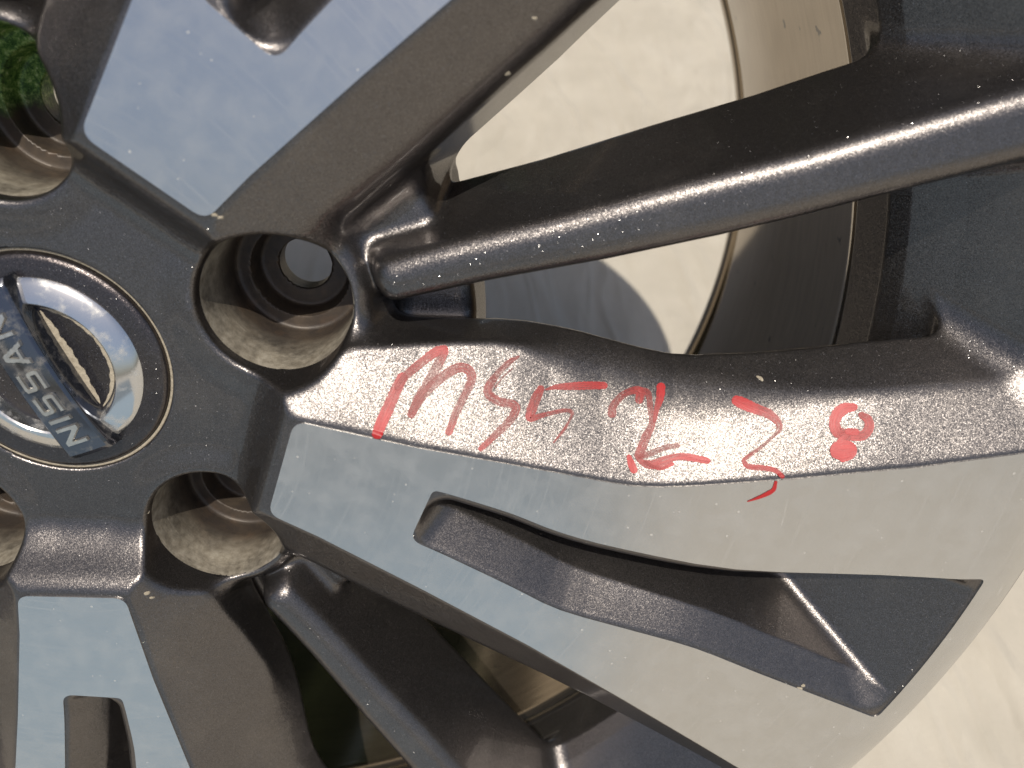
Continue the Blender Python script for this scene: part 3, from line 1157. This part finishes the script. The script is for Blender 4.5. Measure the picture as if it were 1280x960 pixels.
def letter_mesh(ch, u0, scale_u=1.0):
    from mathutils.geometry import delaunay_2d_cdt
    loops = LETTERS[ch]
    out2, low2 = [], []
    allp = []
    edges = []
    for lp in loops:
        b = len(allp)
        pts = resample([np.array(p) for p in lp] + [np.array(lp[0])], 0.5)[:-1]
        allp += [tuple(p) for p in pts]
        edges += [(b + i, b + (i + 1) % len(pts)) for i in range(len(pts))]
    v, e, f, *_ = delaunay_2d_cdt([Vector(p) for p in allp], edges, [], 0, 1e-6)
    V = np.array([(p.x, p.y) for p in v])
    cen = np.array([V[list(t)].mean(0) for t in f])
    inside = poly_sd(loops[0], cen[:, 0], cen[:, 1]) < 0
    if len(loops) > 1:
        inside &= poly_sd(loops[1], cen[:, 0], cen[:, 1]) > 0
    tri = []
    for t, k in zip(f, inside):
        if k:
            a, b, c = (V[i] for i in t)
            tri.append(tuple(t) if (b[0] - a[0]) * (c[1] - a[1]) - (b[1] - a[1]) * (c[0] - a[0]) > 0 else tuple(t)[::-1])
    # top is drawn in a little so the sides slope
    d_out = poly_sd(loops[0], V[:, 0], V[:, 1])
    bnd = {}
    for t in tri:
        for k in range(3):
            bnd[(t[k], t[(k + 1) % 3])] = 1
    edge_set = [(a, b) for (a, b) in bnd if (b, a) not in bnd]
    nrm = np.zeros_like(V)
    for a, b in edge_set:
        d_ = V[b] - V[a]
        n_ = np.array([d_[1], -d_[0]]) / (np.linalg.norm(d_) + 1e-9)
        nrm[a] += n_
        nrm[b] += n_
    ln = np.linalg.norm(nrm, axis=1)
    nrm[ln > 0] /= ln[ln > 0][:, None]
    P = []
    for (a, b), n_ in zip(V, nrm):
        u = u0 + (a - n_[0] * 0.16) * scale_u
        P.append(bar_pt(u, b - n_[1] * 0.16 - 2.8, bar_top(u) + 0.95))
    faces = list(tri)
    base = len(P)
    for (a, b), n_ in zip(V, nrm):
        u = u0 + (a + n_[0] * 0.12) * scale_u
        P.append(bar_pt(u, b + n_[1] * 0.12 - 2.8, bar_top(u) - 0.1))
    for a, b in edge_set:
        faces.append((b, a, base + a, base + b))
    return make_mesh('letter', P, faces, M_LETTER, smooth=False)


u_ = -18.6
for ch in 'NISSAN':
    wd = max(p[0] for p in LETTERS[ch][0])
    link('letter', letter_mesh(ch, u_, 1.12), bar_ob)
    u_ += wd * 1.12 + 1.35

# dust settled along the bar and inside the ring
rng = random.Random(7)


def dust_strip(path, w0, w1, zf, name, parent):
    vs, fs = [], []
    n = len(path)
    ph = rng.random() * 6
    for i, (p, nn) in enumerate(path):
        t = math.sin(math.pi * i / (n - 1)) ** 0.5
        a = w0 * t
        wob = 0.5 + 0.5 * math.sin(i * 0.31 + ph) * math.sin(i * 0.13 + 2 * ph)
        b = w1 * t * (0.62 + 0.5 * wob + 0.16 * rng.random())
        for q, hz in ((-a, 0.06), (0.0, 0.1), (b * 0.4, 0.09), (b, 0.0)):
            vs.append((p[0] + nn[0] * q, p[1] + nn[1] * q, zf + hz * t))
    for i in range(n - 1):
        for j in range(3):
            fs.append((i * 4 + j, (i + 1) * 4 + j, (i + 1) * 4 + j + 1, i * 4 + j + 1))
    link(name, make_mesh(name, vs, fs, M_DUST), parent)


path = []
for i in range(140):
    u = -12.6 + 25.5 * i / 139
    p = bar_pt(u, -6.3, 0)
    path.append(((p[0], p[1]), (-UY[0], -UY[1])))
dust_strip(path, 0.5, 1.35, -12.06, 'dust_line', cap)
path = []
for i in range(160):
    a = U_ANG - math.pi + 0.45 + (math.pi - 0.9) * i / 159
    path.append(((15.0 * math.cos(a), 15.0 * math.sin(a)), (-math.cos(a), -math.sin(a))))
dust_strip(path, 0.4, 0.8, -12.02, 'dust_line', cap)

# ------------------------------------------------------------------ red handwriting on the bright flank
def cast_to_wheel(px):
    """Point and normal of the casting along the sight lines of some picture points."""
    px = np.asarray(px, float)
    dirs = np.stack([(px[:, 0] - 640) / FPX, (px[:, 1] - 480) / FPX, np.ones(len(px))], 1) @ CAM_R
    dirs /= np.linalg.norm(dirs, axis=1)[:, None]
    t = np.full(len(px), 150.0)
    for _ in range(60):
        p = CAM_O + dirs * t[:, None]
        t = t + np.clip(F(p[:, 0], p[:, 1], p[:, 2]) * 0.8, -2, 6)
    p = CAM_O + dirs * t[:, None]
    gx, gy, gz, gl, f = value_grad(p[:, 0], p[:, 1], p[:, 2], 0.3)
    return p, np.stack([gx, gy, gz], 1)


# each stroke: (x, y, width, paint load) along its middle
GLYPHS = {
    'M': [[(472, 541, 13, 1.0), (477, 528, 15, 0.95), (484, 513, 15, 0.85), (493, 492, 14, 0.75), (503, 472, 13, 0.85)],
          [(497, 484, 9, 0.7), (507, 470, 10, 0.62), (528, 452, 11, 0.65), (543, 441, 12, 0.8), (555, 437, 11, 0.85)],
          [(556, 440, 10, 0.8), (547, 457, 12, 0.5), (535, 478, 12, 0.5), (523, 499, 12, 0.62), (514, 518, 10, 0.65)],
          [(515, 514, 10, 0.6), (526, 497, 12, 0.55), (541, 481, 12, 0.55), (560, 466, 12, 0.58), (576, 459, 12, 0.6), (587, 464, 12, 0.62),
           (589, 475, 11, 0.62), (581, 494, 10, 0.55), (571, 514, 10, 0.55), (561, 540, 9, 0.75)]],
    'S': [[(648, 446, 3, 0.6), (636, 453, 7, 0.55), (622, 467, 8, 0.5), (611, 483, 11, 0.62), (611, 493, 11, 0.62), (624, 502, 11, 0.58),
           (640, 505, 11, 0.6), (645, 512, 11, 0.62), (636, 527, 10, 0.55), (620, 543, 9, 0.58), (601, 561, 7, 0.75)],
          [(640, 461, 2, 0.4), (628, 472, 2, 0.45), (619, 484, 3, 0.45)]],
    '5': [[(676, 486, 9, 0.7), (669, 500, 13, 0.6), (662, 521, 11, 0.78), (668, 522, 8, 0.7), (682, 518, 6, 0.62), (706, 513, 5, 0.6),
           (715, 516, 5, 0.55), (712, 525, 3, 0.5), (705, 537, 4, 0.65), (692, 553, 2, 0.6)],
          [(682, 487, 2, 0.7), (694, 484, 6, 0.75), (710, 483, 9, 0.72), (735, 482, 10, 0.75), (755, 482, 9, 0.8)]],
    '2': [[(765, 517, 11, 0.62), (766, 508, 10, 0.55), (776, 496, 9, 0.55), (788, 489, 9, 0.65), (800, 489, 11, 0.72), (799, 500, 10, 0.7)],
          [(801, 488, 8, 0.7), (810, 492, 8, 0.6), (813, 512, 7, 0.55), (815, 530, 8, 0.62), (807, 547, 11, 0.62), (799, 568, 12, 0.68)],
          [(826, 484, 11, 1.0), (825, 497, 10, 0.85), (821, 511, 7, 0.75), (818, 526, 5, 0.7)],
          [(786, 571, 6, 1.0), (789, 580, 9, 1.0), (792, 587, 10, 1.0)],
          [(795, 569, 5, 0.6), (803, 578, 8, 0.7), (815, 581, 11, 0.75), (830, 576, 11, 0.8), (846, 571, 9, 0.85), (863, 572, 9, 0.95), (884, 576, 8, 1.0)],
          [(800, 571, 6, 0.62), (815, 566, 8, 0.5), (833, 559, 7, 0.5), (847, 557, 6, 0.55)],
          [(806, 578, 4, 0.6), (824, 586, 4, 0.8), (840, 580, 5, 0.9)]],
    '3': [[(921, 501, 13, 1.0), (930, 505, 15, 0.98), (944, 511, 13, 0.85), (960, 517, 12, 0.75), (972, 527, 9, 0.7), (974, 536, 7, 0.62),
           (966, 546, 4, 0.5), (950, 560, 4, 0.55), (933, 572, 5, 0.7), (930, 577, 6, 0.75), (936, 583, 7, 0.8), (955, 585, 7, 0.75),
           (969, 588, 6, 0.8), (977, 594, 5, 0.85)]],
    '8': [[(1067, 509, 10, 1.0), (1055, 511, 14, 0.98), (1046, 519, 15, 0.96), (1043, 530, 14, 0.92), (1047, 540, 14, 0.8), (1057, 543, 12, 0.72)],
          [(1077, 519, 9, 0.7), (1085, 525, 11, 0.8), (1086, 535, 12, 0.8), (1079, 544, 12, 0.72), (1066, 545, 12, 0.8), (1055, 543, 11, 0.75)],
          [(1070, 540, 8, 1.0), (1060, 539, 8, 0.95)],
          [(1059, 547, 9, 0.75), (1053, 552, 12, 0.9), (1050, 558, 14, 1.0)],
          [(1049, 563, 24, 1.0), (1054, 563.5, 27, 1.0), (1059, 563, 24, 1.0)]],
}


def stroke_outline(st):
    st = np.array(st, float)
    P = catmull(st[:, :2], 8)
    W = catmull(np.stack([st[:, 2], st[:, 3]], 1), 8)
    seg = np.linalg.norm(np.diff(P, axis=0), axis=1)
    L = np.concatenate([[0], np.cumsum(seg)])
    n = max(8, int(L[-1] / 1.4))
    ts = np.linspace(0, L[-1], n)
    px, py = np.interp(ts, L, P[:, 0]), np.interp(ts, L, P[:, 1])
    w, ld = np.interp(ts, L, W[:, 0]), np.interp(ts, L, W[:, 1])
    tx, ty = np.gradient(px), np.gradient(py)
    ln = np.hypot(tx, ty) + 1e-9
    tx, ty = tx / ln, ty / ln
    # round caps
    for end in (0, -1):
        r_ = max(w[end] * 0.5, 0.5)
        sgn = -1 if end == 0 else 1
        fr = [0.35, 0.65, 0.88, 0.99] if end == -1 else [0.99, 0.88, 0.65, 0.35]
        ex = [px[end] + sgn * tx[end] * r_ * q for q in fr]
        ey = [py[end] + sgn * ty[end] * r_ * q for q in fr]
        ew = [w[end] * math.sqrt(1 - q * q) for q in fr]
        el = [ld[end]] * 4
        et, eu, es = [tx[end]] * 4, [ty[end]] * 4, [ts[end] + sgn * r_ * q for q in fr]
        cat = (lambda a, b: np.concatenate([b, a])) if end == 0 else (lambda a, b: np.concatenate([a, b]))
        px, py, w, ld, tx, ty, ts = (cat(a, np.array(b)) for a, b in zip((px, py, w, ld, tx, ty, ts), (ex, ey, ew, el, et, eu, es)))
    ws = np.array([0.94 + 0.14 * rng.random() for _ in w])
    return px, py, w * ws, ld, tx, ty, ts


def glyph_mesh(name, strokes, lift):
    V, F_, UV, LD = [], [], [], []
    COLS = 5
    for si, st in enumerate(strokes):
        px, py, w, ld, tx, ty, ts = stroke_outline(st)
        n = len(px)
        grid = np.zeros((n, COLS, 2))
        for c in range(COLS):
            o = (c / (COLS - 1) - 0.5) * w
            grid[:, c, 0], grid[:, c, 1] = px - ty * o, py + tx * o
        p, nn = cast_to_wheel(grid.reshape(-1, 2))
        p = p + nn * (lift + 0.035 * si)
        flat = p[:, 2] - lift > -0.75
        p[flat, 2] = np.maximum(p[flat, 2], 0.2 + 0.035 * si)
        b = len(V)
        V += [tuple(q) for q in p]
        for i in range(n):
            for c in range(COLS):
                UV.append((ts[i] / 16.0 + si * 7.3, c / (COLS - 1) + si * 3.1))
                LD.append(ld[i])
        for i in range(n - 1):
            for c in range(COLS - 1):
                F_.append((b + i * COLS + c, b + i * COLS + c + 1, b + (i + 1) * COLS + c + 1, b + (i + 1) * COLS + c))
    A = np.array(V)
    faces = []
    for q in F_:
        nrm = np.cross(A[q[1]] - A[q[0]], A[q[3]] - A[q[0]])
        faces.append(q if nrm[2] > 0 else q[::-1])
    me = make_mesh(name, A, faces, M_RED)
    uvl = me.uv_layers.new(name='UVMap')
    li = np.zeros(len(me.loops), dtype=np.int32)
    me.loops.foreach_get('vertex_index', li)
    uvl.data.foreach_set('uv', np.array(UV)[li].ravel())
    at = me.attributes.new('load', 'FLOAT', 'POINT')
    at.data.foreach_set('value', np.array(LD))
    return me


for ch, strokes in GLYPHS.items():
    kind = 'painted_letter' if ch.isalpha() else 'painted_digit'
    og = link(kind, glyph_mesh(kind, strokes, 0.10), wheel, OFF)
    og['label'] = 'red hand painted %s %s on the bright spoke flank' % (kind.split('_')[1], ch)
tail = [(969, 601.5, 4, 1.0), (966, 611, 5, 1.0), (956, 617, 5, 1.0), (944, 622, 3, 1.0), (934, 625.5, 1.2, 1.0)]
og = link('paint_streak', glyph_mesh('paint_streak', [tail], 0.10), wheel, OFF)
og['label'] = 'thin red paint streak run down onto the machined face'

# ------------------------------------------------------------------ small dirt: flakes and chips stuck to the metal
def speck(px, size, mat, seed):
    rr = random.Random(seed)
    p, nn = cast_to_wheel([px])
    p, nn = p[0], nn[0]
    a = np.cross(nn, (0.3, 0.9, 0.2))
    a /= np.linalg.norm(a)
    b = np.cross(nn, a)
    vs, fs = [], []
    for ring, (rad, h) in enumerate(((1.0, 0.0), (0.75, 0.3), (0.35, 0.48))):
        for k in range(9):
            t = 2 * math.pi * k / 9
            q = rad * size * (0.7 + 0.6 * rr.random())
            vs.append(tuple(p + a * math.cos(t) * q + b * math.sin(t) * q * 0.6 + nn * (h * size * 0.7)))
    vs.append(tuple(p + nn * size * 0.38))
    for ring in range(2):
        for k in range(9):
            fs.append((ring * 9 + k, ring * 9 + (k + 1) % 9, ring * 9 + 9 + (k + 1) % 9, ring * 9 + 9 + k))
    fs += [(18 + k, 18 + (k + 1) % 9, 27) for k in range(9)]
    link('dirt_flake', make_mesh('dirt_flake', vs, fs, mat, smooth=False), wheel, OFF)


for i, (q, sz) in enumerate([((999, 861), 1.1), ((1004, 857), 0.7), ((950, 473), 0.9), ((635, 92), 0.9), ((184, 742), 0.9), ((190, 747), 0.6),
                             ((186, 640), 0.6), ((267, 268), 0.9), ((276, 272), 0.7), ((668, 23), 0.6)]):
    speck(q, sz, M_DUST, i)
